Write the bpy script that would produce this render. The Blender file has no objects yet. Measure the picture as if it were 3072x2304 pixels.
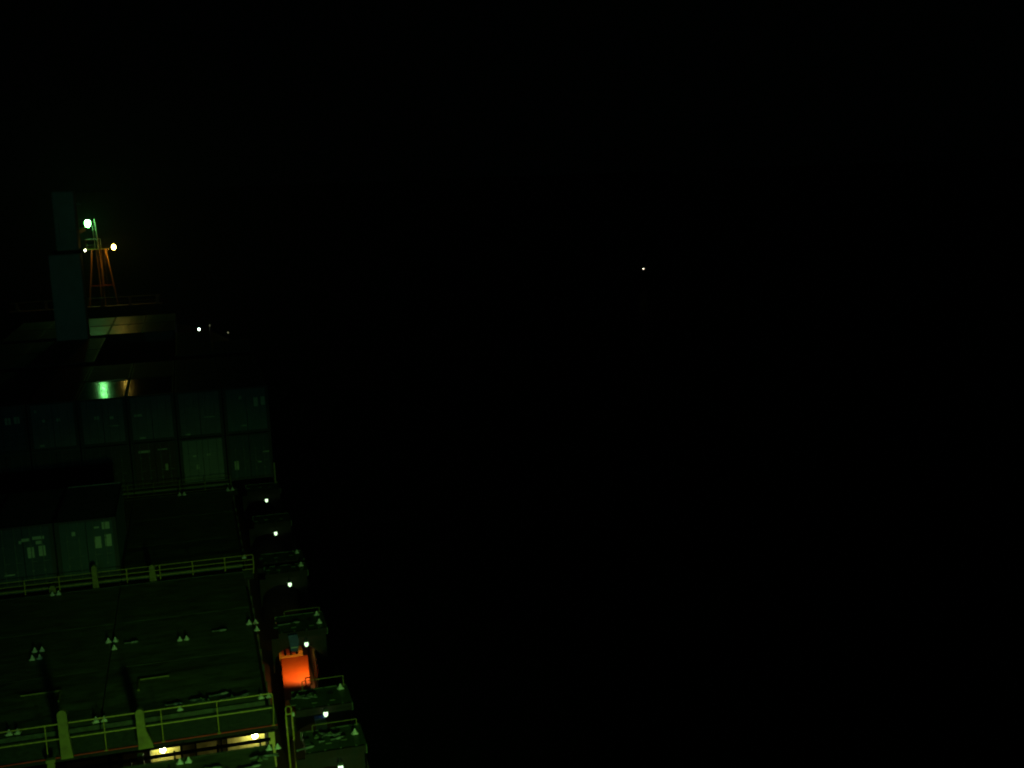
import bpy, bmesh, math, random
from mathutils import Vector, Matrix

random.seed(7)
sc = bpy.context.scene
col = sc.collection

# ---------------------------------------------------------------- camera
# ship frame: X to starboard (0 = centre line), Y towards the bow, Z up (0 = sea)
CAM = Vector((8.68, 0.0, 28.19))
YAW, PITCH, ROLL = math.radians(15.009), math.radians(9.985), math.radians(2.116)
F = Vector((math.sin(YAW) * math.cos(PITCH), math.cos(YAW) * math.cos(PITCH), -math.sin(PITCH)))
R0 = Vector((math.cos(YAW), -math.sin(YAW), 0))
U0 = R0.cross(F)
RR = R0 * math.cos(ROLL) - U0 * math.sin(ROLL)
UU = R0 * math.sin(ROLL) + U0 * math.cos(ROLL)
cd = bpy.data.cameras.new("camera")
cd.sensor_width = 36.0
cd.lens = 36.0 * 3583.2 / 3072.0
cd.clip_start = 0.2
cd.clip_end = 20000
cam = bpy.data.objects.new("camera", cd)
m3 = Matrix((RR, UU, -F)).transposed()
cam.matrix_world = Matrix.Translation(CAM) @ m3.to_4x4()
col.objects.link(cam)
sc.camera = cam

# ---------------------------------------------------------------- night sky
w = bpy.data.worlds.new("World")
sc.world = w
w.use_nodes = True
bg = w.node_tree.nodes["Background"]
bg.inputs["Color"].default_value = (0.45, 1.0, 0.75, 1)
bg.inputs["Strength"].default_value = 0.00024
sc.view_settings.view_transform = "Standard"
sc.view_settings.look = "None"
sc.view_settings.exposure = 0
sc.view_settings.gamma = 1
sc.view_settings.use_curve_mapping = False
sc.cycles.filter_width = 2.1
sc.cycles.use_light_tree = True
sc.cycles.use_denoising = True
sc.cycles.max_bounces = 5
sc.cycles.sample_clamp_indirect = 2.0

# floodlights on the front of the accommodation block, behind the camera
FLOOD = [((-5.0, -1.15, 20.6), 205.0, 170, (3.0, 66.0, 14.0), (0.22, 1.0, 0.72)),
         ((10.6, -1.15, 20.6), 205.0, 170, (3.0, 66.0, 14.0), (0.22, 1.0, 0.72)),
         ((11.0, -1.15, 19.0), 360.0, 39, (10.2, 17.0, 12.0), (0.36, 1.0, 0.13))]
for i, (p, wt, ang, aim, fc) in enumerate(FLOOD):
    ld = bpy.data.lights.new("deck_floodlight_beam", "AREA")
    ld.energy = wt
    ld.color = fc
    ld.shape = "DISK"
    ld.size = 1.6
    ld.spread = math.radians(ang)
    lo = bpy.data.objects.new("deck_floodlight_beam", ld)
    lo.location = p
    d = Vector(aim) - Vector(p)
    lo.rotation_euler = d.to_track_quat("-Z", "Y").to_euler()
    col.objects.link(lo)


# ---------------------------------------------------------------- materials
def new_mat(name):
    m = bpy.data.materials.new(name)
    m.use_nodes = True
    return m, m.node_tree.nodes, m.node_tree.links


def paint(name, c1, c2=None, rough=0.5, scale=1.5, wear=0.5, bump=0.02, bscale=9.0, spec=0.5, metal=0.0,
          stretch=(1, 1, 1), rvar=0.15):
    m, n, l = new_mat(name)
    b = n["Principled BSDF"]
    tc = n.new("ShaderNodeTexCoord")
    mp = n.new("ShaderNodeMapping")
    mp.inputs["Scale"].default_value = stretch
    l.new(tc.outputs["Object"], mp.inputs[0])
    ns = n.new("ShaderNodeTexNoise")
    ns.inputs["Scale"].default_value = scale
    ns.inputs["Detail"].default_value = 8
    ns.inputs["Roughness"].default_value = 0.65
    l.new(mp.outputs[0], ns.inputs["Vector"])
    cr = n.new("ShaderNodeValToRGB")
    cr.color_ramp.elements[0].position = 0.5 - 0.22 * wear - 0.02
    cr.color_ramp.elements[1].position = 0.5 + 0.2 * wear + 0.03
    cr.color_ramp.elements[0].color = (*(c2 or tuple(x * 0.5 for x in c1)), 1)
    cr.color_ramp.elements[1].color = (*c1, 1)
    l.new(ns.outputs["Fac"], cr.inputs[0])
    l.new(cr.outputs[0], b.inputs["Base Color"])
    mr = n.new("ShaderNodeMapRange")
    mr.inputs["To Min"].default_value = max(0.02, rough - rvar)
    mr.inputs["To Max"].default_value = min(1, rough + rvar)
    n2 = n.new("ShaderNodeTexNoise")
    n2.inputs["Scale"].default_value = bscale
    n2.inputs["Detail"].default_value = 5
    l.new(mp.outputs[0], n2.inputs["Vector"])
    l.new(n2.outputs["Fac"], mr.inputs["Value"])
    l.new(mr.outputs[0], b.inputs["Roughness"])
    bp = n.new("ShaderNodeBump")
    bp.inputs["Strength"].default_value = 0.6
    bp.inputs["Distance"].default_value = bump
    l.new(n2.outputs["Fac"], bp.inputs["Height"])
    l.new(bp.outputs[0], b.inputs["Normal"])
    b.inputs["Specular IOR Level"].default_value = spec
    b.inputs["Metallic"].default_value = metal
    return m


def glow(name, c, s):
    m, n, l = new_mat(name)
    b = n["Principled BSDF"]
    b.inputs["Base Color"].default_value = (0.8, 0.8, 0.75, 1)
    b.inputs["Emission Color"].default_value = (*c, 1)
    b.inputs["Emission Strength"].default_value = s
    return m


M = dict(
    hatch=paint("hatch_green_paint", (0.165, 0.200, 0.095), (0.034, 0.026, 0.014), 0.6, 1.5, 0.95, 0.03, 12,
               stretch=(0.7, 1.8, 1)),
    hatch_edge=paint("hatch_edge_paint", (0.045, 0.07, 0.03), (0.02, 0.016, 0.01), 0.5, 3.0, 0.9),
    deck=paint("deck_red_brown_paint", (0.105, 0.030, 0.014), (0.045, 0.016, 0.010), 0.6, 1.2, 0.8),
    hull=paint("hull_dark_paint", (0.02, 0.022, 0.025), (0.035, 0.02, 0.012), 0.55, 0.3, 0.7),
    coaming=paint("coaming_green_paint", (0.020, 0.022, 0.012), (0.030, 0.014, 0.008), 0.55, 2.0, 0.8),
    tan=paint("coaming_tan_paint", (0.62, 0.47, 0.17), (0.50, 0.33, 0.10), 0.6, 6.0, 0.5, 0.004, 30),
    yellow=paint("yellow_green_rail_paint", (0.42, 0.36, 0.03), (0.26, 0.19, 0.02), 0.45, 9.0, 0.6),
    post=paint("dull_yellow_post_paint", (0.20, 0.19, 0.025), (0.12, 0.10, 0.015), 0.6, 4.0, 0.7),
    redline=paint("red_edge_paint", (0.60, 0.035, 0.012), (0.35, 0.02, 0.01), 0.5, 6.0, 0.6),
    dark=paint("dark_steel", (0.012, 0.013, 0.011), (0.020, 0.011, 0.007), 0.7, 3.0, 0.7, spec=0.15),
    grating=paint("grating_dark_green", (0.05, 0.07, 0.03), (0.02, 0.025, 0.012), 0.6, 5.0, 0.8),
    plat=paint("platform_green_paint", (0.070, 0.115, 0.050), (0.028, 0.032, 0.016), 0.5, 2.3, 1.0, 0.015, 20,
               stretch=(0.6, 2.2, 1)),
    cone=paint("galvanised_cone", (0.62, 0.66, 0.60), (0.40, 0.42, 0.36), 0.45, 14.0, 0.6),
    orange=paint("orange_trunk_paint", (0.78, 0.105, 0.006), (0.66, 0.065, 0.005), 0.55, 2.2, 0.9, 0.004, 40),
    kerb=paint("yellow_kerb_paint", (0.75, 0.30, 0.02), (0.55, 0.20, 0.02), 0.5, 7.0, 0.5),
    blue=paint("blue_drum_plastic", (0.015, 0.032, 0.20), (0.01, 0.02, 0.12), 0.4, 6.0, 0.4),
    band=paint("pale_band", (0.55, 0.60, 0.55), (0.4, 0.42, 0.4), 0.5, 12.0, 0.4),
    mast=paint("buff_mast_paint", (0.62, 0.30, 0.07), (0.48, 0.20, 0.045), 0.45, 2.0, 0.5),
    mast_red=paint("orange_red_frame_paint", (0.60, 0.13, 0.03), (0.40, 0.08, 0.02), 0.5, 2.0, 0.6),
    crane=paint("crane_pale_paint", (0.55, 0.60, 0.55), (0.36, 0.42, 0.36), 0.6, 0.5, 0.7, 0.01, 6),
    casing=paint("lamp_housing_grey", (0.10, 0.11, 0.10), (0.06, 0.065, 0.06), 0.5, 9.0, 0.5),
    mark=paint("pale_marking_film", (0.46, 0.52, 0.34), (0.26, 0.30, 0.20), 0.6, 18.0, 0.7, 0.001, 30),
    white=paint("house_white_paint", (0.6, 0.6, 0.56), (0.45, 0.43, 0.38), 0.6, 0.6, 0.6),
    bars=paint("galvanised_lock_bar", (0.14, 0.17, 0.15), (0.07, 0.08, 0.07), 0.45, 8.0, 0.6),
    boat=paint("boat_hull_paint", (0.06, 0.07, 0.09), (0.04, 0.04, 0.05), 0.5, 1.0, 0.5),
)
M["glass"] = paint("dark_glass", (0.01, 0.012, 0.012), (0.008, 0.01, 0.01), 0.08, 1, 0.2, 0.0, 1, rvar=0.03)

CC = {  # container paints
    "grey_green": ((0.135, 0.150, 0.165), (0.080, 0.090, 0.095)),
    "teal": ((0.075, 0.135, 0.135), (0.045, 0.085, 0.085)),
    "pale_grey": ((0.190, 0.215, 0.190), (0.125, 0.145, 0.125)),
    "bluish": ((0.030, 0.055, 0.075), (0.022, 0.038, 0.050)),
    "dark_teal": ((0.042, 0.078, 0.085), (0.028, 0.050, 0.054)),
    "dark": ((0.026, 0.030, 0.026), (0.016, 0.020, 0.016)),
    "maroon": ((0.050, 0.022, 0.018), (0.030, 0.016, 0.013)),
}
CW = {"grey_green": "grey green", "teal": "teal", "pale_grey": "pale grey", "bluish": "dark blue", "dark_teal": "dark teal",
      "dark": "near black", "maroon": "dark maroon"}
MC = {k: paint("container_" + k, a, b, 0.62, 0.8, 0.8, 0.006, 8, spec=0.35, stretch=(1, 1, 0.45))
      for k, (a, b) in CC.items()}
roofmat = paint("wet_container_roof", (0.050, 0.062, 0.050), (0.030, 0.034, 0.026), 0.12, 0.9, 0.9, 0.006, 3.0,
                spec=0.5, rvar=0.05)
M["roof"] = roofmat
ROOFS = {"wet": roofmat,
         "matte": paint("dark_container_roof", (0.095, 0.110, 0.095), (0.050, 0.056, 0.046), 0.65, 0.9, 0.9, 0.02, 5.0, spec=0.2, rvar=0.1),
         "pale": paint("painted_lamplight_roof", (0.200, 0.230, 0.160), (0.110, 0.120, 0.085), 0.34, 0.9, 0.9, 0.02, 5.0, spec=0.6, rvar=0.1)}  # pale roof colour carries the mast lamp's pool of light


def sea_material():
    m, n, l = new_mat("night_sea_water")
    b = n["Principled BSDF"]
    b.inputs["Base Color"].default_value = (0.002, 0.004, 0.005, 1)
    b.inputs["Roughness"].default_value = 0.32
    b.inputs["IOR"].default_value = 1.33
    tc = n.new("ShaderNodeTexCoord")
    mp = n.new("ShaderNodeMapping")
    mp.inputs["Scale"].default_value = (1, 0.55, 1)
    mp.inputs["Rotation"].default_value = (0, 0, 0.5)
    l.new(tc.outputs["Object"], mp.inputs[0])
    prev = None
    for s, d in ((0.06, 0.9), (0.35, 0.22), (1.7, 0.06)):
        ns = n.new("ShaderNodeTexNoise")
        ns.inputs["Scale"].default_value = s
        ns.inputs["Detail"].default_value = 4
        l.new(mp.outputs[0], ns.inputs["Vector"])
        bp = n.new("ShaderNodeBump")
        bp.inputs["Distance"].default_value = d
        l.new(ns.outputs["Fac"], bp.inputs["Height"])
        if prev:
            l.new(prev.outputs[0], bp.inputs["Normal"])
        prev = bp
    l.new(prev.outputs[0], b.inputs["Normal"])
    return m


# ---------------------------------------------------------------- mesh helpers
class MB:
    def __init__(s):
        s.bm = bmesh.new()

    def box(s, x0, x1, y0, y1, z0, z1, bev=0.0):
        r = bmesh.ops.create_cube(s.bm, size=1.0)
        for v in r["verts"]:
            v.co = Vector((x0 + (v.co.x + .5) * (x1 - x0), y0 + (v.co.y + .5) * (y1 - y0),
                           z0 + (v.co.z + .5) * (z1 - z0)))
        if bev:
            es = list({e for v in r["verts"] for e in v.link_edges})
            bmesh.ops.bevel(s.bm, geom=es, offset=bev, segments=1, affect="EDGES")
        return s

    def tube(s, a, b, r, n=8, r2=None, cap=True):
        a, b = Vector(a), Vector(b)
        d = b - a
        L = d.length
        q = d.to_track_quat("Z", "Y").to_matrix().to_4x4()
        bmesh.ops.create_cone(s.bm, cap_ends=cap, segments=n, radius1=r, radius2=r if r2 is None else r2, depth=L,
                              matrix=Matrix.Translation((a + b) / 2) @ q)
        return s

    def path(s, pts, r, n=8):
        for a, b in zip(pts, pts[1:]):
            s.tube(a, b, r, n)
        for p in pts[1:-1]:
            bmesh.ops.create_icosphere(s.bm, subdivisions=1, radius=r * 1.02, matrix=Matrix.Translation(Vector(p)))
        return s

    def ball(s, c, rx, ry=None, rz=None, seg=10, rings=7):
        ry = rx if ry is None else ry
        rz = rx if rz is None else rz
        mt = Matrix.Translation(Vector(c)) @ Matrix.Diagonal((rx, ry, rz, 1))
        bmesh.ops.create_uvsphere(s.bm, u_segments=seg, v_segments=rings, radius=1, matrix=mt)
        return s

    def prism(s, pts, axis, a, b):
        """polygon pts in the two other axes, extruded along axis from a to b"""
        def co(p, t):
            return {"x": (t, p[0], p[1]), "y": (p[0], t, p[1]), "z": (p[0], p[1], t)}[axis]
        A = [s.bm.verts.new(co(p, a)) for p in pts]
        B = [s.bm.verts.new(co(p, b)) for p in pts]
        s.bm.faces.new(A)
        s.bm.faces.new(list(reversed(B)))
        for i in range(len(pts)):
            j = (i + 1) % len(pts)
            s.bm.faces.new((A[j], A[i], B[i], B[j]))
        return s

    def lathe(s, prof, c=(0, 0, 0), n=16):
        rings = []
        for r, z in prof:
            rings.append([s.bm.verts.new((c[0] + r * math.cos(2 * math.pi * k / n),
                                          c[1] + r * math.sin(2 * math.pi * k / n), c[2] + z)) for k in range(n)])
        for a, b in zip(rings, rings[1:]):
            for k in range(n):
                s.bm.faces.new((a[k], a[(k + 1) % n], b[(k + 1) % n], b[k]))
        s.bm.faces.new(list(reversed(rings[0])))
        s.bm.faces.new(rings[-1])
        return s

    def build(s, name, mat, parent=None, smooth=False):
        bmesh.ops.recalc_face_normals(s.bm, faces=s.bm.faces)
        me = bpy.data.meshes.new(name)
        s.bm.to_mesh(me)
        s.bm.free()
        me.materials.append(mat)
        if smooth:
            for p in me.polygons:
                p.use_smooth = True
        o = bpy.data.objects.new(name, me)
        col.objects.link(o)
        if parent:
            o.parent = parent
        return o


def tag(o, label=None, cat=None, group=None, kind=None):
    if label and len(label.split()) > 16: print("LONG", label)
    if label: o["label"] = label
    if cat: o["category"] = cat
    if group: o["group"] = group
    if kind: o["kind"] = kind
    return o


def empty(name, loc, label, cat, group=None, rz=0.0):
    o = bpy.data.objects.new(name, None)
    o.location = loc
    o.rotation_euler = (0, 0, rz)
    o.empty_display_size = 0.3
    col.objects.link(o)
    return tag(o, label, cat, group)


def copy_tree(o, parent=None):
    c = o.copy()
    col.objects.link(c)
    c.parent = parent
    for ch in list(o.children):
        copy_tree(ch, c)
    return c


ORD = ["first", "second", "third", "fourth", "fifth", "sixth", "seventh", "eighth", "ninth", "tenth"]

# ---------------------------------------------------------------- setting: sea, hull, decks
DECK, HATCH = 9.6, 12.0
tag(MB().box(-7000, 7000, -3000, 12000, -3.0, 0.0).build("sea", sea_material()), kind="structure")

OUT = [(12.95, -30), (12.95, 96), (12.5, 104), (11.95, 110), (10.6, 118), (8.0, 125), (4.6, 130.5), (0.0, 133.5)]
ring = OUT + [(-x, y) for x, y in reversed(OUT[:-1])]
tag(MB().prism(ring, "z", -1.0, DECK).build("ship_hull", M["hull"]), kind="structure")
tag(MB().box(-12.9, 12.9, -29, 96, DECK + 0.004, DECK + 0.02).build("main_deck", M["deck"]), kind="structure")
fore = [(x * 0.995, y) for x, y in ring if y >= 109] 
fore = [(11.9, 109.2)] + [p for p in fore if p[1] > 109.5] + [(-11.9, 109.2)]
tag(MB().prism(fore, "z", DECK + 0.03, 13.2).build("forecastle_deck", M["deck"]), kind="structure")
bw = MB()
pts = [p for p in ring if p[1] > 109.5]
pts = [(11.98, 109.4)] + pts + [(-11.98, 109.4)]
for a, b in zip(pts, pts[1:]):
    dx, dy = b[0] - a[0], b[1] - a[1]
    L = math.hypot(dx, dy)
    nx, ny = -dy / L * 0.12, dx / L * 0.12
    bw.prism([a, b, (b[0] + nx, b[1] + ny), (a[0] + nx, a[1] + ny)], "z", 9.0, 14.35)
tag(bw.build("bow_bulwark", M["hull"]), "dark plated bulwark wrapped round the bow beyond the containers", "bulwark")

# accommodation block behind the camera (carries the floodlights)
ab = empty("accommodation_block", (0, -6, DECK), "white accommodation block behind the bridge wing camera position", "superstructure")
ab_w = MB().box(-11.5, 11.5, -4.0, 4.2, 0.0, 16.6).box(-13.2, 13.2, -3.6, 4.2, 16.6, 16.9).build("wall", M["white"], ab)
for k in range(9):
    MB().box(-9.6 + k * 2.3, -8.3 + k * 2.3, 4.17, 4.26, 13.9, 15.0, 0.02).build("window", M["glass"], ab)
for fi, (p, *_r) in enumerate(FLOOD):
    fl = empty("deck_floodlight", (p[0], p[1], p[2]), "deck floodlight on the %s half of the white accommodation front"
               % ("upper port", "upper starboard", "lower starboard")[fi], "floodlight", "deck floodlights on the accommodation front")
    hb = MB()
    hb.box(-.86, .86, -.62, -.50, -.86, .86, 0.03).box(-.06, .06, -.8, -.6, -.05, .05)
    hb.box(-.90, .90, -.50, .05, .87, .91).box(-.92, -.88, -.50, .0, -.86, .86).box(.88, .92, -.50, .0, -.86, .86)
    hb.build("housing", M["casing"], fl)

# coamings, one per hatch
HY = [(19.0, 33.45), (36.6, 49.95), (51.0, 64.3), (65.9, 78.8), (80.6, 93.45), (95.5, 108.4)]
for i, (y0, y1) in enumerate(HY):
    half = 10.15 if i < 4 else (9.9 if i == 4 else 7.4)
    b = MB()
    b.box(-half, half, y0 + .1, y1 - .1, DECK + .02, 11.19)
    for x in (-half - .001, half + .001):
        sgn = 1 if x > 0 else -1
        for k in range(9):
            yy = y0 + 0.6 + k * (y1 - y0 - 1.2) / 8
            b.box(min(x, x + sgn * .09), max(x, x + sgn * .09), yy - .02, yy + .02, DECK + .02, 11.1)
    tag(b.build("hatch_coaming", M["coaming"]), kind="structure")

# ---------------------------------------------------------------- hatch covers
def hatch_panel(x0, x1, y0, y1, z1, label, group, detail=True):
    o = empty("hatch_cover", ((x0 + x1) / 2, (y0 + y1) / 2, 11.2), label, "hatch cover", group)
    hx, hy = (x1 - x0) / 2 - .02, (y1 - y0) / 2
    h = z1 - 11.2
    MB().box(-hx, hx, -hy, hy, .01, h - .012).build("top_plate", M["hatch"], o)
    if detail:
        MB().box(-hx - .004, hx + .004, hy - .02, hy + .03, h - .16, h + .004).build("edge_flange", M["hatch_edge"], o)
        e = MB()
        e.box(-hx - .004, hx + .004, -hy - .03, -hy + .02, h - .16, h + .004)
        for k in range(int(hx * 2 / .62)):
            xx = -hx + .35 + k * .62
            e.box(xx - .012, xx + .012, -hy - .028, -hy - .001, .05, h - .16)
        e.build("edge_flange", M["hatch_edge"], o)
        for k in range(2):          # weld seams across the plate
            yy = -hy + (k + 1) * 2 * hy / 3
            MB().box(-hx + .05, hx - .05, yy - .02, yy + .02, h - .012, h - .007).build("seam_strip", M["hatch"], o)
        for k in range(1, int(hx * 2 / 2.5)):
            xx = -hx - .02 + k * 2.5
            MB().box(xx - .02, xx + .02, -hy + .06, hy - .06, h - .011, h - .006).build("seam_strip", M["hatch"], o)
    return o


HN = ["hatch at the picture's lower edge", "empty hatch between two walkways",
      "hatch under the nearest containers", "hatch under the big block",
      "hatch aft of the crane", "hatch aft of the foremast"]
PN = {0: "starboard side panel", -5: "panel just to port of the centre line", 5: "outer starboard panel"}
for i, (y0, y1) in enumerate(HY[:6]):
    xs = (0, 5) if i < 2 else ((-5, 0, 5) if i < 5 else (-5, 0))
    for x in xs:
        nm = {5: "outboard starboard", 0: "inboard starboard", -5: "port side"}[x]
        hatch_panel(x, x + 5, y0, y1, HATCH, "green steel cover, %s panel, %s" % (nm, HN[i]),
                    "steel hatch covers", detail=i < 3)

# L shaped low kerbs on the empty hatch
for x, w_ in ((6.07, .95), (3.60, -1.25)):
    o = MB().box(-.03, .03, -.9, 0.0, 0, .05).box(min(.0301 if w_ > 0 else -.0301, w_), max(.0301 if w_ > 0 else -.0301, w_), -.035, .0, 0, .045) \
        .build("corner_kerb", M["post"])
    o.location = (x, 39.66, HATCH + .004)
    tag(o, "thin yellow L shaped kerb on the empty hatch behind the %s rounded post" % ("right hand" if x > 5 else "left hand"),
        "kerb", "L shaped kerbs on the empty hatch")

# ---------------------------------------------------------------- stacking cones
def cone_master():
    b = MB()
    b.box(-.105, .105, -.085, .085, 0, .05, 0.012)
    b.lathe([(.088, .05), (.082, .07), (.05, .125), (.022, .185), (.008, .20)], n=10)
    b.box(-.13, -.10, -.02, .02, .015, .035)
    return b.build("stacking_cone", M["cone"])


cones = []
W0 = {33.13: "on the lowest hatch edge", 36.78: "just behind the nearest rail", 42.80: "nearer row across the empty hatch",
      43.55: "farther row across the empty hatch", 49.74: "below the second rail",
      51.77: "behind the second rail", 64.08: "in front of the container block"}
CW2 = {2.5: "far left", 5.0: "middle left", 7.5: "middle right", 10.0: "right"}
spots = []
for y, lst in {33.13: [(10.0, 3), (7.5, 3), (5.0, 3)], 36.78: [(2.5, 3), (5.0, 3), (7.5, 1), (10.0, 3)],
               42.80: [(2.5, 3), (5.0, 2), (7.5, 3), (10.0, 2)], 43.55: [(2.5, 3), (5.0, 3), (10.0, 3)],
               49.74: [(2.5, 3)], 51.77: [(10.0, 2)], 64.08: [(7.5, 3), (10.0, 3)]}.items():
    for x, msk in lst:
        for bit, dx, nm in ((1, -.12, "left"), (2, .12, "right")):
            if msk & bit:
                if msk == 3:
                    lb = "pale cone, %s one of the %s pair, %s" % (nm, CW2[x], W0[y])
                else:
                    lb = "single pale stacking cone, %s, %s" % (CW2[x], W0[y])
                spots.append((x + dx, y, lb))
OC = {33.29: "lowest", 36.62: "second from below", 42.72: "third from below", 43.58: "fourth from below",
      49.75: "fifth from below", 51.63: "sixth from below"}
for y, nm in OC.items():
    spots.append((12.39, y, "pale stacking cone at the ship's outer edge, %s along the edge" % nm))
cm = cone_master()
for i, (x, y, lb) in enumerate(spots):
    o = cm if i == 0 else cm.copy()
    if i: col.objects.link(o)
    o.location = (x, y, HATCH + .006)
    o.rotation_euler = (0, 0, random.uniform(-.3, .3))
    k = random.uniform(.8, .95)
    o.scale = (k, k, k)
    tag(o, lb, "stacking cone", "stacking cones on the hatch covers and side supports")

# ---------------------------------------------------------------- containers
CX, CY, CZ = 2.438, 6.058, 2.591


def container_meshes():
    hx = CX / 2
    # frame + corrugated walls
    b = MB()
    for x in (-hx, hx - .16):
        b.box(x, x + .16, 0, .14, .12, CZ - .12)
        b.box(x, x + .16, CY - .14, CY, .12, CZ - .12)
    for x in (-hx, hx - .18):
        for y in (0, CY - .178):
            for z in (0, CZ - .118):
                b.box(x - .002 + (.004 if x > 0 else 0), x + .18, y - .003, y + .178, z, z + .118)
    for x0, x1 in ((-hx + .01, -hx + .07), (hx - .07, hx - .01)):
        b.box(x0, x1, .178, CY - .178, .02, .15)
        b.box(x0, x1, .178, CY - .178, CZ - .09, CZ - .01)
    for y0, y1 in ((.01, .1), (CY - .1, CY - .01)):
        b.box(-hx + .18, hx - .18, y0, y1, .02, .15)
        b.box(-hx + .18, hx - .18, y0, y1, CZ - .115, CZ - .015)
    frame = b
    s = MB()
    n = 22
    for sg in (-1, 1):
        prof = []
        for k in range(n):
            y = .178 + (CY - .356) * k / n
            st = (CY - .356) / n
            prof += [(sg * (hx - .02), y), (sg * (hx - .02), y + st * .3), (sg * (hx - .055), y + st * .5),
                     (sg * (hx - .055), y + st * .8)]
        prof.append((sg * (hx - .02), CY - .178))
        lo = [s.bm.verts.new((p[0], p[1], .15)) for p in prof]
        hi = [s.bm.verts.new((p[0], p[1], CZ - .09)) for p in prof]
        for k in range(len(prof) - 1):
            s.bm.faces.new((lo[k], lo[k + 1], hi[k + 1], hi[k]))
    s.box(-hx + .16, hx - .16, CY - .09, CY - .05, .15, CZ - .115)
    s.box(-hx + .08, hx - .08, .1, CY - .1, .10, .14)
    walls = s
    r = MB()
    prof = []
    n = 20
    y0, y1 = .10, CY - .10
    for k in range(n):
        y = y0 + (y1 - y0) * k / n
        st = (y1 - y0) / n
        prof += [(y, CZ - .035), (y + st * .15, CZ - .015), (y + st * .55, CZ - .015), (y + st * .7, CZ - .035)]
    prof.append((y1, CZ - .035))
    lo = [r.bm.verts.new((-hx + .07, p[0], p[1])) for p in prof]
    hi = [r.bm.verts.new((hx - .07, p[0], p[1])) for p in prof]
    for k in range(len(prof) - 1):
        r.bm.faces.new((lo[k], lo[k + 1], hi[k + 1], hi[k]))
    roof = r
    return frame, walls, roof


fr, wa, ro = container_meshes()
mf = fr.build("frame", MC["dark"]); mw = wa.build("side_walls", MC["dark"]); mr_ = ro.build("roof", roofmat)
MESH = {"frame": mf.data, "side_walls": mw.data, "roof": mr_.data}
for o in (mf, mw, mr_):
    bpy.data.objects.remove(o)


def door_mesh(sg):
    hx = CX / 2
    a, b_ = (.012, hx - .165) if sg > 0 else (-hx + .165, -.012)
    d = MB()
    d.box(a, b_, .045, .075, .155, CZ - .12)
    nrib = 5
    for k in range(nrib):
        z0 = .25 + k * (CZ - .5) / nrib
        d.box(a + .05, b_ - .05, .032, .0449, z0, z0 + (CZ - .5) / nrib * .62)
    o = d.build("door", MC["dark"])
    me = o.data
    bpy.data.objects.remove(o)
    bars = []
    for fx in (.28, .72):
        x = a + (b_ - a) * fx
        t = MB().tube((x, .015, .1), (x, .015, CZ - .08), .017, 6)
        t.box(x - .04, x + .04, .002, .045, .6, .66).box(x - .04, x + .04, .002, .045, 1.7, 1.76)
        t.box(x - .02, x + .2, -.008, .004, 1.02, 1.05)
        q = t.build("lock_bar", M["bars"]); bars.append(q.data); bpy.data.objects.remove(q)
    return me, bars


DM = {1: door_mesh(1), -1: door_mesh(-1)}


def mesh_obj(name, me, parent, mat=None):
    if mat is not None:
        key = me.name + "|" + mat.name
        if key not in CACHE:
            c = me.copy()
            c.materials.clear()
            c.materials.append(mat)
            CACHE[key] = c
        me = CACHE[key]
    o = bpy.data.objects.new(name, me)
    col.objects.link(o)
    o.parent = parent
    return o


CACHE = {}


def container(x0, y, z, colr, label, group, doors=True, marks=(), rk="matte"):
    """x0 = left grid line of its 2.5 m column"""
    t = empty("shipping_container", (x0 + 1.25, y, z), label, "container", group)
    mat = MC[colr]
    mesh_obj("frame", MESH["frame"], t, MC["dark"])
    mesh_obj("side_walls", MESH["side_walls"], t, mat)
    mesh_obj("roof", MESH["roof"], t, ROOFS[rk])
    if doors:
        for sg in (-1, 1):
            me, bars = DM[sg]
            d = mesh_obj("door", me, t, mat)
            for bme in bars:
                mesh_obj("lock_bar", bme, d)
        for (ax, az, w_, h_) in marks:
            MB().box(ax - w_ / 2, ax + w_ / 2, .0245, .0285, az - h_ / 2, az + h_ / 2).build("marking", M["mark"], t)
    else:
        MB_end = mesh_obj("end_wall", ENDW, t, mat)
    return t


e_ = MB().box(-CX / 2 + .165, CX / 2 - .165, .05, .09, .155, CZ - .12).build("end_wall", MC["dark"])
ENDW = e_.data
bpy.data.objects.remove(e_)

TZ = [HATCH + .03, HATCH + .03 + CZ + .022]
# near stack, one tier
near = [(2.5, "dark_teal", "teal container with a square mark and two door placards, nearest stack, right end",
         [(-.50, 2.02, .14, .17), (.43, 1.55, .27, .50), (.85, 1.60, .26, .52), (.43, 2.2, .2, .07), (.8, 2.25, .3, .3)]),
        (0.0, "bluish", "dark blue container with pale lettering blocks, second from the right in the nearest stack",
         [(-.1, 1.9, .10, .12), (.12, 1.98, .3, .12), (.62, 2.02, .45, .13), (.62, 1.82, .22, .14), (.28, 1.42, .26, .46),
          (.72, 1.45, .26, .44), (-.62, .55, .4, .05)]),
        (-2.5, "bluish", "dark blue container at the left picture edge of the nearest stack", [(.5, 1.5, .3, .4)])]
for x0, c, lb, mk in near:
    container(x0, 51.25, TZ[0], c, lb, "containers in the nearest stack", True, mk)

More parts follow.
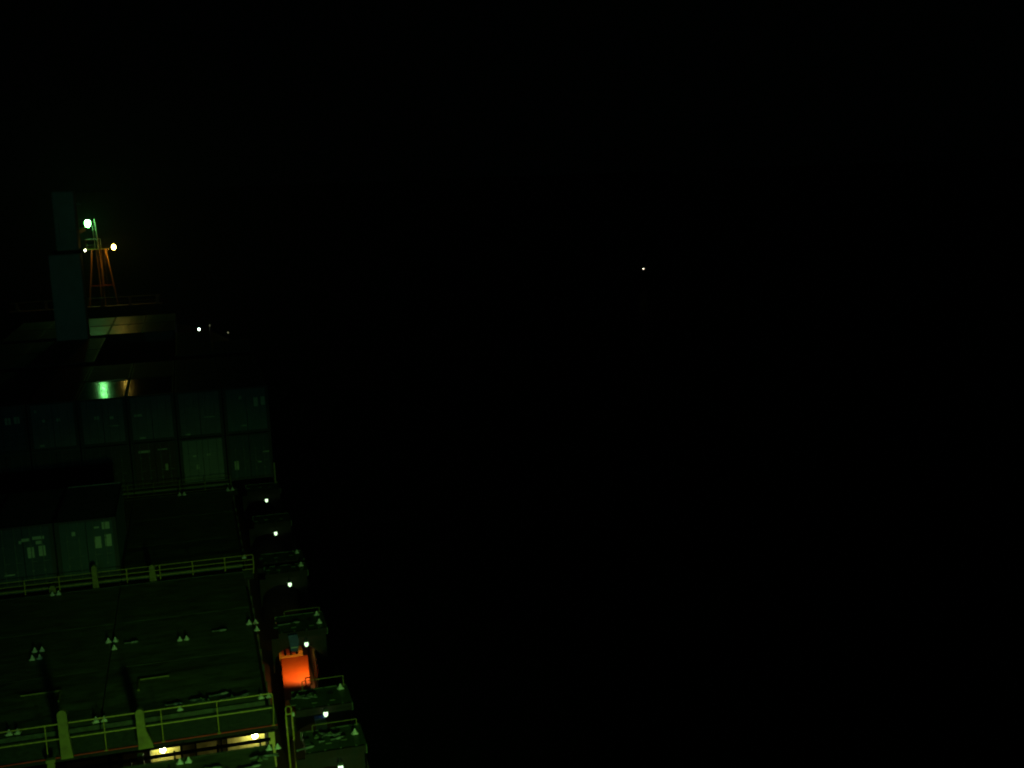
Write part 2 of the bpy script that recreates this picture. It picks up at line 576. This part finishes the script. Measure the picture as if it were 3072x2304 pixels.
ROWS = [  # y, name, columns
    (66.0, "front row of the container block", [-2.5, 0, 2.5, 5, 7.5, 10]),
    (72.5, "second row of the container block", [-5, -2.5, 0, 2.5, 5, 7.5, 10]),
    (80.8, "third row of the container block", [-5, -2.5, 0, 2.5, 5, 7.5, 10]),
    (87.4, "row on the near side of the crane", [-5, -2.5, 0, 2.5, 5, 7.5]),
    (95.55, "row just beyond the crane", [-5, -2.5, 0, 2.5, 5]),
    (102.1, "last row before the foremast", [-5, -2.5, 0, 2.5, 5]),
]
topc = {-2.5: "bluish", 0: "grey_green", 2.5: "grey_green", 5: "grey_green", 7.5: "grey_green", 10: "teal"}
botc = {-2.5: "dark", 0: "dark", 2.5: "dark", 5: "maroon", 7.5: "pale_grey", 10: "bluish"}
topm = {-2.5: [(.30, 1.75, .28, .36), (.74, 1.78, .28, .36)],
        0: [(-.80, 2.15, .14, .15), (-.45, 1.62, .15, .14), (.28, 1.62, .2, .16), (-.65, .3, .25, .08)],
        2.5: [(-.30, 1.55, .24, .17), (.45, 1.50, .2, .15), (.55, 1.05, .5, .05)],
        5: [(-.7, 1.5, .4, .12), (-.55, .25, .3, .08)], 7.5: [(.5, 1.1, .6, .05), (-.7, .22, .25, .09)],
        10: [(-.30, 2.02, .13, .20), (.52, 1.72, .22, .5), (.9, 1.75, .22, .46), (-.2, .45, .3, .06)]}
botm = {7.5: [(-.32, .98, .15, .24), (-.45, 1.6, .18, .08), (.3, 1.62, .2, .1)], 5: [(.55, 1.15, .14, .35), (-.55, 2.1, .6, .13), (.4, 2.15, .5, .06)],
        10: [(-.75, .85, .22, .50), (.5, .95, .2, .06), (.9, 1.5, .4, .06)]}
for ri, (y, rn, cols_) in enumerate(ROWS):
    for k, x0 in enumerate(reversed(cols_)):
        for t in (0, 1):
            if ri in (2, 3) and t == 1 and x0 in (2.5, 5):
                continue
            tier = "upper" if t else "lower"
            if ri == 0:
                c = (topc if t else botc)[x0]
                mk = (topm if t else botm).get(x0, [])
                lb = "%s container, %s tier, %s from starboard, %s" % (CW[c], tier, ORD[k], rn)
                container(x0, y, TZ[t], c, lb, "containers in the big block", True, mk, "wet" if x0 in (2.5, 5) else "matte")
            else:
                c = random.choice(["grey_green", "teal", "bluish", "maroon", "dark"])
                lb = "dark roofed container, %s tier, %s from starboard, %s" % (tier, ORD[k], rn)
                container(x0, y, TZ[t], c, lb, "containers in the big block", False, (),
                          "pale" if ri > 3 and x0 >= 0 or (ri in (2, 3) and x0 == 7.5) else "matte")  # paler roofs stand in for lamplight falling on these rows

for x0, y, z, wd in ((2.5, 51.25 + CY - .05, TZ[0] + CZ + .002, 2.3), (0, 66.02, TZ[0] + CZ + .002, 2.4), (-2.5, 66.02, TZ[0] + CZ + .002, 2.4)):
    o = MB().box(-wd / 2, wd / 2, -.05, .0, 0, .022 if y > 60 else .045).build("edge_strip", M["bars"])
    o.location = (x0 + 1.25, y, z)
    tag(o, "faint strip along the %s" % ("far roof edge of the nearest stack" if y < 60 else
        ("tier seam, %s, left side of the container block" % ("inner one" if x0 == 0 else "picture edge"))), "strip", "pale strips on container edges")

o = MB().box(-.85, .75, -.09, .0, 0, .05).build("edge_strip", M["cone"])  # pale bar painted in for the lamp's highlight on the rim
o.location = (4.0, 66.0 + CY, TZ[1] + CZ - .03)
tag(o, "pale strip added for the roof rim highlight, top front row of the block", "strip", "pale strips on container edges")

# ---------------------------------------------------------------- walkways and rails across the ship
def walkway(y0, y1, z, x0, x1, label, mat, edge=None):
    o = empty("cross_walkway", ((x0 + x1) / 2, (y0 + y1) / 2, DECK), label, "walkway", "raised walkways across the ship")
    hx, hy = (x1 - x0) / 2, (y1 - y0) / 2
    h = z - DECK
    b = MB()
    n = int((y1 - y0) / .055)
    for k in range(n):           # open grating
        yy = -hy + .03 + k * .055
        b.box(-hx, hx, yy, yy + .022, h - .03, h)
    for k in range(int(2 * hx / .8) + 1):
        xx = -hx + k * .8
        b.box(xx, xx + .03, -hy + .02, hy - .02, h - .07, h - .031)
    b.build("grating", mat, o)
    MB().box(-hx, hx, -hy - .018, -hy + .019, h - .13, h - .012).build("edge_beam", M["dark"], o)
    if edge:
        MB().box(-hx, hx, -hy - .022, -hy + .015, h - .0119, h + .012).build("edge_strip", M["redline"], o)
    MB().box(-hx, hx, hy - .019, hy + .02, h - .13, h + .012).build("edge_beam", M["dark"], o)
    for k in range(5):
        xx = -hx + .2 + k * (2 * hx - .5) / 4
        MB().box(xx - .06, xx + .06, hy - .14, hy - .021, 0.02, h - .131).build("support", M["dark"], o)
    return o


walkway(35.02, 36.46, 11.86, -8.0, 10.25, "grating walkway with a red edge nearest the camera, above the lit recesses", M["grating"], True)
walkway(50.02, 50.92, 11.72, -8.0, 10.4, "dark grating walkway under the second rail, in front of the nearest containers", M["grating"])
walkway(64.6, 65.7, 11.72, -8.0, 10.4, "dark grating walkway in front of the big container block", M["grating"])


def rail(name, y, z0, tops, x0, x1, step, label, r=.021, mat="yellow", pr=.024, shift=0.0):
    o = empty(name, (x1, y, z0), label, "railing", "yellow handrails across the ship")
    for z in tops:
        MB().tube((x0 - x1, 0, z - z0), (0, 0, z - z0), r, 8).build("rail_bar", M[mat], o)
    x = 0.0
    k = 0
    while x > x0 - x1:
        h = max(tops) - z0
        b = MB()
        if k == 0:   # rounded end post
            b.path([(0, 0, 0), (0.035, 0, h * .45), (0.03, 0, h - .06), (0, 0, h)], pr)
        else:
            b.tube((x, .0, 0), (x, 0, h), pr, 8)
        b.box(x - .05, x + .05, -.05, .05, 0, .012)
        b.build("rail_post", M[mat], o)
        x -= step if k else (shift or step)
        k += 1
    return o


rail("handrail", 35.0, 11.88, [12.90, 12.44], -6.0, 10.13, 1.62, "yellow two bar handrail nearest the camera, over the red edged walkway", .021, pr=.013, shift=1.62)
rail("handrail", 50.4, 11.74, [12.55, 12.34, 12.12, 11.92], -6.0, 10.41, 1.33, "yellow four bar handrail in front of the nearest containers", .017, shift=1.16)
rail("handrail", 64.9, 11.74, [12.62, 12.40, 12.18, 11.96], -6.0, 10.05, 1.33, "dull four bar handrail at the foot of the container block", .016, "post")


# rounded tapered posts
def lash_post(x, y, z, h, wt, wb, flare, label):
    pts = []
    r = wt / 2
    for k in range(9):
        a = math.pi - math.pi * k / 8
        pts.append((r * math.cos(a), h - r + r * math.sin(a)))
    pts += [(r + .01, h * .48), (r + flare, h * .12), (r + flare + .02, 0), (-wb / 2, 0), (-wb / 2 + .01, h * .2)]
    o = MB().prism(pts, "y", -.09, .09).build("deck_post", M["post"])
    o.location = (x, y, z)
    return tag(o, label, "post", "tapered posts beside the walkways")


lash_post(4.17, 34.86, 11.90, 1.50, .26, .28, .05, "tall yellow green post with rounded head, left of the two beside the nearest handrail")
lash_post(6.30, 34.86, 11.84, 1.25, .24, .24, .17, "flared yellow green post with rounded head left of the lit recess")
lash_post(4.02, 50.2, 11.74, 1.20, .20, .22, .05, "dim rounded post at the second handrail below the nearest containers")
lash_post(6.29, 50.2, 11.74, .95, .22, .26, .10, "dim stubby post halfway along the second handrail")
lash_post(2.35, 50.2, 11.74, .55, .24, .26, .02, "dim low box post at the left part of the second handrail")
o = MB().box(-.1, .1, -.08, .08, 0, .55, .02).box(-.13, .13, -.1, .1, .5, .6, .02).box(.1, .16, -.08, .08, 0, .2).build("deck_post", M["post"])
o.location = (3.78, 34.5, 11.5)
tag(o, "short dull post leaning against the foot of the tall rounded post", "post", "tapered posts beside the walkways")
o = MB().box(-.09, .09, -.08, .08, -.9, .28, .02).build("deck_post", M["post"])
o.location = (6.22, 34.62, 11.5)
tag(o, "dull square post under the flared rounded post, left of the bright recess", "post", "tapered posts beside the walkways")

# green post at the outer end in front of the block
o = MB().box(-.05, .05, -.05, .05, 0, 1.1, .01).box(-.09, .09, -.09, .09, -.03, .0).build("deck_post", M["post"])
o.location = (12.45, 64.9, 12.03)
tag(o, "thin upright post at the outer corner beside the container block", "post", "tapered posts beside the walkways")

# coaming face behind the nearest walkway: tan recesses with lamps
rp = empty("recessed_coaming_face", (8.0, 36.58, 9.7), "tan painted recesses under the nearest walkway, two of them lamp lit", "wall panel")
MB().box(-4.2, 2.2, -.04, .0, .02, 1.40).build("back_plate", M["tan"], rp)
for x in (3.9, 5.2, 6.38, 7.33, 7.76, 8.54, 8.70, 9.30, 9.97):
    if x == 9.30: continue
    ww = .05 if x not in (8.54, 8.70) else .06
    MB().box(x - 8.0 - ww / 2, x - 8.0 + ww / 2, -.07 if 7.5 < x < 9 else -.52, -.041, .05, 1.44).build("web_plate", M["dark"], rp)
MB().box(-4.2, 2.2, -.5, -.042, 1.441, 1.50).build("top_flange", M["dark"], rp)

# pipes running along the gap, hiding the foot of the recesses
o = MB().tube((-5, 0, 0), (2.0, 0, 0), .055, 10).tube((-5, .0, -.2), (1.9, 0, -.2), .035, 8)
for k in range(6):
    o.box(-4.6 + k * 1.25, -4.54 + k * 1.25, -.06, .06, -1.9, .07)
o = o.build("pipe_run", M["dark"])
o.location = (8.0, 34.75, 11.55)
tag(o, "dark pipes on brackets crossing below the lamp lit recesses", "pipes")


def bulb_lamp(x, y, z, s, label, group, c=(0.86, 1.0, 0.80), rx=.07, rz=.115, name="passage_lamp", arm=(0, .22, .05), hood=True):
    key = "lamp_glow_%g_%g_%g_%g" % (s, *c)
    if key not in M:
        M[key] = glow(key, c, s)
    t = empty(name, (x, y, z), label, "lamp", group)
    MB().ball((0, 0, 0), rx, rx, rz).build("bulb", M[key], t, True)
    b = MB()
    if hood:
        b.lathe([(rx * 1.35, rz * .62), (rx * 1.25, rz * 1.0), (rx * .7, rz * 1.25), (rx * .3, rz * 1.3)], n=12)
    b.tube((0, 0, rz * 1.2), arm, rx * .25, 6)
    b.build("fitting", M["casing"], t)
    return t


bulb_lamp(9.58, 36.25, 11.03, 75.0, "round white lamp in the recess by the right end of the nearest walkway", "walkway recess lamps",
          (.78, 1.0, .42), .085, .085, "recess_lamp", (0, .26, .1), False)
bulb_lamp(6.78, 36.25, 11.03, 75.0, "round white lamp in the recess beside the flared yellow post", "walkway recess lamps",
          (.78, 1.0, .42), .085, .085, "recess_lamp", (0, .26, .1), False)

# ---------------------------------------------------------------- outboard supports + passage lamps
SUP = [(32.50, 33.92, "lowest"), (35.50, 36.92, "second"), (42.20, 43.95, "third"), (49.15, 50.15, "fourth"),
       (50.75, 52.0, "fifth"), (56.95, 58.4, "sixth"), (63.4, 64.9, "seventh")]
for i, (y0, y1, nm) in enumerate(SUP):
    t = empty("outboard_support", (11.5, y0, DECK), "green portal support over the side passage, %s from the picture's bottom" % nm,
              "support", "portal supports along the starboard side")
    hh = HATCH - DECK
    d = y1 - y0
    b = MB()
    b.box(-.62, 1.08, .02, d, hh - .14, hh - .01)
    b.build("platform", M["plat"], t)
    e = MB()
    MB().box(-.66, 1.1, -.03, .019, hh - .22, hh + .006).build("edge_beam", M["dark"], t)
    e.box(-.66, 1.1, d + .001, d + .04, hh - .26, hh + .012)
    e.box(1.081, 1.13, .0, d, hh - .26, hh + .01)
    for q in range(4):
        xx = -.55 + q * .45
        e.box(xx, xx + .05, .05, d - .05, hh - .009, hh + .022)
    e.build("edge_stiffener", M["plat"], t)
    # arched web, recessed a little
    pts = [(-.9, hh - .30), (1.08, hh - .27), (1.08, .02), (.86, .02)]
    for q in range(11):
        a = math.pi * q / 10
        pts.append((-.02 + .82 * math.cos(a), 1.15 + .62 * math.sin(a)))
    pts += [(-.86, .8), (-.9, .8)]
    MB().prism(pts, "y", .30, .36).build("arched_web", M["dark"], t)
    MB().box(.8, 1.08, .361, d - .1, .02, hh - .141).build("outer_leg", M["dark"], t)
    if i in (0, 1, 2):
        g = MB()
        zt = hh + (.34 if i == 1 else .2)
        yy = d - .05
        g.tube((-.3, yy, zt), (1.02, yy, zt), .012, 6).tube((1.02, yy, zt), (1.02, yy, hh), .014, 6).tube((-.3, yy, zt), (-.3, yy, hh), .012, 6)
        g.build("guard_bar", M["post"], t)
    for q in range(3):   # lashing eyes / lugs
        xx = -.6 + q * .6 + random.uniform(-.1, .1)
        MB().box(xx - .09, xx + .09, .25 + random.uniform(0, .3), .4 + random.uniform(.3, .5), hh + .023, hh + .06, .01).build("lug", M["plat"], t)

LY = [32.39, 36.08, 42.16, 49.06, 56.83, 63.21]
LN = ["cut by the bottom picture edge", "above the blue drum", "above the orange trunk top", "beside the second handrail's end",
      "second farthest one", "farthest along the passage"]
LS = [2.6] * 6
for y, nm, s in zip(LY, LN, LS):
    lx, ly, lz = (11.82, y, 11.5) if y != 36.08 else (11.75, 35.30, 11.86)
    bulb_lamp(lx, ly, lz, s, "oval white lamp hanging in the starboard side passage, " + nm, "lamps along the side passage",
              (0.62, 1.0, 0.55), arm=(0, .30 if y != 36.08 else .2, .2 if y != 36.08 else .05))

# the lamp over the orange trunk throws a warm beam straight down
ld = bpy.data.lights.new("passage_lamp_beam", "SPOT")
ld.energy = 118
ld.color = (1.0, 0.74, 0.22)
ld.spot_size = math.radians(118)
ld.spot_blend = 0.7
ld.shadow_soft_size = 0.05
lo = bpy.data.objects.new("passage_lamp_beam", ld)
lo.location = (11.80, 42.16, 11.34)
lo.rotation_euler = (math.radians(24), 0, math.radians(14))
col.objects.link(lo)

# orange access trunk in the side passage
tk = empty("access_trunk", (11.35, 42.6, DECK + .02), "bright orange topped access trunk under the lamp in the side passage", "access trunk")
MB().prism([(-.54, -2.2), (.38, -2.2), (.64, 1.66), (-.36, 1.66)], "z", 0, .58).build("trunk_top", M["orange"], tk)
kb = MB()
kb.box(-.42, -.33, 1.73, 2.5, .3, .76).box(-.42, .46, 1.665, 1.725, .4, .66).box(.30, .46, 1.73, 2.2, .3, .78)
kb.build("kerb_frame", M["kerb"], tk)
dk = MB()
dk.box(.28, .31, -1.2, -1.17, .581, .86).box(.28, .50, -1.2, -1.17, .861, .89).box(.48, .51, -1.2, -1.17, .581, .86)
dk.build("handle_frame", M["dark"], tk)
for k in range(3):
    MB().box(-.35 + .22 * k, -.22 + .22 * k, 2.0, 2.5, .3, .6).build("valve_box", M["orange"], tk)
o = MB().box(-.02, .02, -2.0, 2.3, 0, 1.5).build("added_shade_sheet", M["dark"])  # added dark sheet, cuts the lamplight outboard of the trunk
o.location = (12.1, 42.9, DECK + .02)
tag(o, "dark sheet added to cut lamplight, outboard side of the orange trunk", "screen")
# pole beside it
o = MB().tube((0, 0, 0), (0, 0, 1.9), .022, 8).box(-.05, .05, -.03, .03, 0, .02).build("service_pole", M["mast_red"])
o.location = (12.0, 41.5, DECK + .02)
tag(o, "thin reddish service pole right of the orange trunk top", "pole")

# blue hose boxes hung on the aft face of two supports
def hose_box(x, y, z, label):
    t = empty("hose_box", (x, y, z), label, "hose box", "blue hose boxes hung in the side passage")
    MB().prism([(-.19, .30), (.14, .30), (.19, .05), (.13, -.34), (-.11, -.34), (-.15, -.05)], "y", 0, .24).build("shell", M["blue"], t)
    MB().box(-.12, .13, -.012, -.001, -.20, -.165).build("band", M["band"], t)
    MB().box(-.04, .04, .241, .30, .1, .2).build("bracket", M["dark"], t)


hose_box(11.58, 35.20, 11.46, "blue hose box with a pale band, beside the lamp by the ladder rail")
hose_box(11.36, 42.0, 11.66, "dim blue hose box above the far end of the orange trunk")

# hoop rail by the end of the nearest walkway
t = empty("hoop_rail", (10.62, 35.2, 10.2), "yellow green inverted U ladder rail at the right end of the nearest walkway", "ladder rail")
pts = [(-.10, 0, 1.86)]
for k in range(9):
    a = math.pi - math.pi * k / 8
    pts.append((-.005 + .088 * math.cos(a), 0, 2.03 + .088 * math.sin(a)))
pts.append((.09, 0, 1.86))
MB().path([(-.075, 0, 1.86)] + pts[1:-1] + [(.085, 0, 1.86)], .017, 6).build("hoop", M["yellow"], t)
MB().tube((-.06, 0, 0), (-.09, 0, 1.86), .026, 8).build("stile", M["yellow"], t)
MB().tube((.12, 0, 0), (.09, 0, 1.86), .026, 8).build("stile", M["yellow"], t)
MB().tube((-.1, 0, 1.86), (.12, 0, 1.86), .02, 8).build("cross_bar", M["yellow"], t)
MB().box(.10, .17, -.04, .04, 1.78, 1.9, .01).build("clamp", M["cone"], t)

# lashing rods and gear lying about
for i, (x, y, z, L, a, wh) in enumerate([
    (8.6, 37.5, HATCH + .03, .6, .15, "on the empty hatch just beyond the nearest handrail, right part"),
    (7.2, 37.25, HATCH + .03, .5, -.05, "on the empty hatch just beyond the nearest handrail, middle"),
    (9.3, 37.15, HATCH + .03, .5, .4, "by the cone pair at the nearest handrail's right end"),
    (11.7, 33.1, HATCH + .04, .75, .1, "on the lowest side support"),
    (10.9, 32.8, HATCH + .04, .5, .25, "beside the foot of the ladder rail"),
    (9.3, 32.2, HATCH + .03, .6, .12, "on the lowest hatch, right part"),
    (8.3, 32.5, HATCH + .03, .45, -.2, "on the lowest hatch, middle"),
    (11.3, 43.0, HATCH + .04, .8, .1, "on the side support above the orange trunk"),
    (5.7, 43.2, HATCH + .03, .45, .03, "in the middle of the empty hatch, left"),
    (8.8, 43.25, HATCH + .03, .5, -.04, "in the middle of the empty hatch, right")]):
    b = MB().tube((-L / 2, 0, 0), (L / 2, 0, 0), .022, 6).tube((L / 2 - .25, 0, 0), (L / 2 - .05, 0, 0), .045, 8)
    b.ball((-L / 2, 0, 0), .04, seg=8, rings=6)
    o = b.build("lashing_rod", M["bars"])
    o.location = (x, y, z)
    o.rotation_euler = (0, 0, a)
    tag(o, "steel lashing rod lying " + wh, "lashing rod", "lashing rods left on deck")

# heaps of turnbuckles and twistlocks on the lowest hatch and supports
for i, (x, y, z, wh) in enumerate([
    (7.05, 32.35, HATCH + .02, "on the lowest hatch under the flared post"),
    (8.95, 31.7, HATCH + .02, "on the lowest hatch, bottom picture edge"),
    (9.75, 32.55, HATCH + .02, "just below the lowest right cone pair"),
    (8.05, 37.15, HATCH + .02, "behind the nearest handrail, middle"),
    (9.0, 36.95, HATCH + .02, "behind the nearest handrail, right part"),
    (11.25, 36.3, HATCH + .03, "on the side support beside the ladder rail"),
    (11.6, 33.4, HATCH + .03, "on the lowest side support")]):
    t = empty("lashing_gear_heap", (x, y, z), "small heap of turnbuckles and twistlocks " + wh, "lashing gear", "heaps of lashing gear")
    for k in range(5):
        dx, dy, a = random.uniform(-.3, .3), random.uniform(-.14, .14), random.uniform(-.8, .8)
        c_, s_ = math.cos(a) * .16, math.sin(a) * .16
        MB().tube((dx - c_, dy - s_, .035), (dx + c_, dy + s_, .035), .018, 6).tube((dx - c_ * .5, dy - s_ * .5, .04), (dx + c_ * .5, dy + s_ * .5, .04), .034, 6).build("turnbuckle", M["bars"], t)
    for k in range(3):
        dx, dy = random.uniform(-.35, .35), random.uniform(-.16, .16)
        MB().box(dx - .07, dx + .07, dy - .05, dy + .05, 0, .07, .015).box(dx - .03, dx + .03, dy - .025, dy + .025, .071, .12, .01).build("twistlock", M["plat"], t)

# ship's side rail
t = empty("side_rail", (12.8, 30, DECK + .02), "low steel guard rail along the starboard deck edge", "railing")
for z in (.35, .7, 1.05):
    MB().tube((0, 0, z), (0, 64, z), .016, 6).build("rail_bar", M["coaming"], t)
for k in range(33):
    MB().tube((0, k * 2.0, 0), (0, k * 2.0, 1.06), .02, 6).build("rail_post", M["coaming"], t)

# ---------------------------------------------------------------- deck crane
t = empty("deck_crane", (0.25, 94.5, DECK), "tall pale deck crane standing between the containers and the foremast", "crane")
MB().box(-1.24, 1.0, -1.0, .95, .02, 13.95, .08).build("pedestal", M["crane"], t)
b = MB()
for k in range(5):
    b.box(-1.26, 1.02, -1.02, .97, 2.4 + k * 2.5, 2.46 + k * 2.5)
b.build("pedestal_ring", M["crane"], t)
MB().lathe([(1.05, 13.95), (1.05, 14.22)], n=24).build("slewing_ring", M["dark"], t)
MB().box(-.60, .95, -1.05, 1.0, 14.22, 18.5, .1).build("machinery_house", M["crane"], t)
b = MB().box(-.5, -.25, -1.25, -1.051, 15.0, 16.2, .02).box(.35, .75, -1.2, -1.051, 14.6, 15.6, .03)
b.build("vent_box", M["crane"], t)
j = MB()
for x in (-.55, .05):
    j.box(x, x + .14, 1.1, 17.5, 15.0, 15.35)
for k in range(14):
    j.box(-.45, .1, 1.5 + k * 1.15, 1.6 + k * 1.15, 15.05, 15.3)
j.build("jib", M["crane"], t)
b = MB().tube((.9, -1.2, 17.6), (1.25, -1.35, 17.6), .03, 6).lathe([(.03, 0), (.15, -.1), (.17, -.22), (.1, -.24)], (1.25, -1.35, 17.7), 10)
b.build("signal_horn", M["cone"], t)

# ---------------------------------------------------------------- breakwater frame in front of the foremast
t = empty("breakwater", (0, 111, DECK + .02), "orange red steel frame on the breakwater across the bow, at the mast's foot", "breakwater")
MB().box(-6.4, 6.4, .0, .2, 0, 8.28).build("plate", M["dark"], t)
MB().box(-6.4, 6.4, -.06, .26, 8.281, 8.36).build("rail_bar", M["mast_red"], t)
MB().tube((-6.3, .1, 9.07), (6.3, .1, 9.07), .035, 6).build("rail_bar", M["mast_red"], t)
MB().tube((-6.3, .1, 8.68), (6.3, .1, 8.68), .016, 6).build("rail_bar", M["mast_red"], t)
for k in range(6):
    x = 1.30 + 2.34 * (k - 3)
    pts = [(x - .22, 8.361), (x + .22, 8.361), (x + .10, 8.48), (x + .09, 8.93), (x + .22, 9.05), (x - .22, 9.05), (x - .09, 8.93), (x - .10, 8.48)]
    MB().prism(pts, "y", .02, .16).build("post", M["mast_red"], t)

# ---------------------------------------------------------------- foremast
t = empty("foremast", (0.85, 118, 13.2), "buff four legged foremast on the bow carrying a bright green white lamp", "mast")
H = 22.62 - 13.2
MB().tube((-1.75, 0, 0), (-.48, 0, H), .10, 8, .085).build("leg", M["mast"], t)
MB().tube((1.95, 0, 0), (.70, 0, H), .10, 8, .085).build("leg", M["mast"], t)
MB().tube((0.10, -1.6, 0), (-.05, -.45, H), .10, 8, .085).build("leg", M["mast"], t)
MB().tube((0.22, 1.6, 0), (.16, .45, H), .10, 8, .085).build("leg", M["mast"], t)
for zf in (.645, .30):
    z = H * zf
    xl, xr, yf = -1.75 + 1.27 * zf, 1.95 - 1.25 * zf, 1.6 - 1.15 * zf
    MB().path([(xl, 0, z), (.08, -yf, z)], .05, 6).build("brace", M["mast_red"], t)
    MB().path([(xr, 0, z), (.08, -yf, z)], .05, 6).build("brace", M["mast_red"], t)
    MB().path([(xl, 0, z), (.18, yf, z)], .05, 6).build("brace", M["mast_red"], t)
    MB().path([(xr, 0, z), (.18, yf, z)], .05, 6).build("brace", M["mast_red"], t)
lad = MB()
lad.tube((.36, -.75, 2.0), (.36, -.48, H), .02, 5).tube((.66, -.75, 2.0), (.66, -.48, H), .02, 5)
for k in range(24):
    f = k / 23
    lad.tube((.36, -.75 + .27 * f, 2.2 + f * (H - 2.4)), (.66, -.75 + .27 * f, 2.2 + f * (H - 2.4)), .014, 5)
lad.build("ladder", M["mast"], t)
MB().box(-.95, .98, -.7, .7, H, H + .08).build("platform", M["mast"], t)
pr = MB()
pr.path([(-.93, -.68, H + .08), (-.93, -.68, H + .98), (.30, -.68, H + .98)], .022, 6).path([(-.93, -.68, H + .5), (.3, -.68, H + .5)], .016, 6)
pr.path([(-.93, -.68, H + .98), (-.93, .68, H + .98)], .022, 6).path([(-.93, .68, H + .98), (.3, .68, H + .98), (.3, .68, H + .08)], .022, 6)
pr.tube((-.93, .68, H + .08), (-.93, .68, H + .98), .022, 6)
pr.build("platform_rail", M["casing"], t)
MB().tube((.12, 0, H + .08), (0.0, 0, H + 2.9), .075, 8, .06).build("upper_pole", M["casing"], t)
MB().tube((-.18, 0, H + .08), (-.22, 0, H + 2.2), .045, 8).build("upper_pole", M["casing"], t)
MB().tube((-.6, 0, H + 2.62), (.1, 0, H + 2.62), .04, 6).build("lamp_arm", M["casing"], t)
MB().tube((.9, -.2, H + .06), (1.42, -.2, H + .06), .035, 6).build("lamp_arm", M["casing"], t)
MB().tube((-.9, -.2, H + .04), (-1.05, -.2, H + .04), .03, 6).build("lamp_arm", M["casing"], t)
MG = glow("mast_lamp_green_white", (0.20, 1.0, 0.22), 85)
MY = glow("mast_lamp_yellow_white", (1.0, 0.66, 0.09), 75)
MS = glow("mast_lamp_small", (1.0, 0.97, 0.55), 30)


def mast_lamp(x, z, r, mat, label, y=117.75):
    q = empty("mast_lamp", (x, y, z), label, "lamp", "lamps on the foremast")
    MB().ball((0, 0, 0), r * .82, r * .7, r * 1.1).build("bulb", mat, q, True)
    b = MB().box(-r * .9, r * .9, r * .55, r * 1.0, -r * .8, r * .9, .03)
    b.build("housing", M["casing"], q)


mast_lamp(.23, 25.08, .31, MG, "biggest and brightest green white lamp at the top of the foremast")
mast_lamp(2.33, 22.80, .22, MY, "yellow white lamp on the arm right of the mast platform")
mast_lamp(-.22, 22.62, .08, MS, "small pale lamp at the left end of the mast platform")

# bow lamps
for x, z, r, s, lb in ((9.35, 15.45, .10, 14, "bright small white lamp on a post at the starboard bow"),
                       (10.3, 15.72, .03, .7, "faint yellowish lamp above and right of the bright bow lamp"),
                       (11.86, 14.98, .03, 1.2, "faint pale lamp at the outer edge of the bow, rightmost")):
    q = empty("bow_lamp", (x, 110.2, 13.2), lb, "lamp", "small lamps at the starboard bow")
    MB().ball((0, 0, z - 13.2), r, r, r * .95).build("bulb", glow("bow_glow_%g" % s, (.8, 1, .85) if s > 5 else (.9, 1, .5), s), q, True)
    MB().tube((0, .1 + r, -.0), (0, .1 + r, z - 13.2 + .1), .04, 6).box(-r * .7, r * .7, r * .5, r + .15, z - 13.2 - r * .5, z - 13.2 + r * .7).build("post", M["casing"], q)

# ---------------------------------------------------------------- distant boat
t = empty("small_boat", (122.07, 287.5, 0), "tiny warm white light of a small boat far out on the dark water", "boat", rz=.6)
MB().prism([(-3.6, -1.3), (2.4, -1.4), (4.6, 0), (2.4, 1.4), (-3.6, 1.3)], "z", -.3, .75).build("hull", M["boat"], t)
MB().box(-2.2, .2, -.8, .8, .751, 2.0, .08).build("wheelhouse", M["boat"], t)
for k in range(2):
    MB().box(-1.9 + k, -1.2 + k, -.83, -.801, 1.3, 1.75).build("window", M["glass"], t)
MB().tube((-.6, 0, 2.0), (-.6, 0, 3.0), .05, 6).build("mast", M["boat"], t)
MB().ball((-.6, -.1, 2.86), .15, .15, .17).build("lamp", glow("boat_lamp", (1, .93, .62), 9), t, True)
MB().lathe([(.1, 2.4), (.8, 2.88), (.8, 2.93), (.74, 2.93), (.1, 2.55)], (-.6, -.1, 0), 12).build("added_reflection_shield", M["boat"], t)  # cup added to keep the lamp's light off the water

# ---------------------------------------------------------------- night haze
m, n, l = new_mat("night_haze")
n.remove(n["Principled BSDF"])
v = n.new("ShaderNodeVolumePrincipled")
v.inputs["Color"].default_value = (.9, .95, .92, 1)
v.inputs["Density"].default_value = 0.0003
v.inputs["Anisotropy"].default_value = 0.8
l.new(v.outputs[0], n["Material Output"].inputs["Volume"])
tag(MB().box(-160, 340, -60, 420, -1.0, 34.0).build("haze", m), kind="stuff")
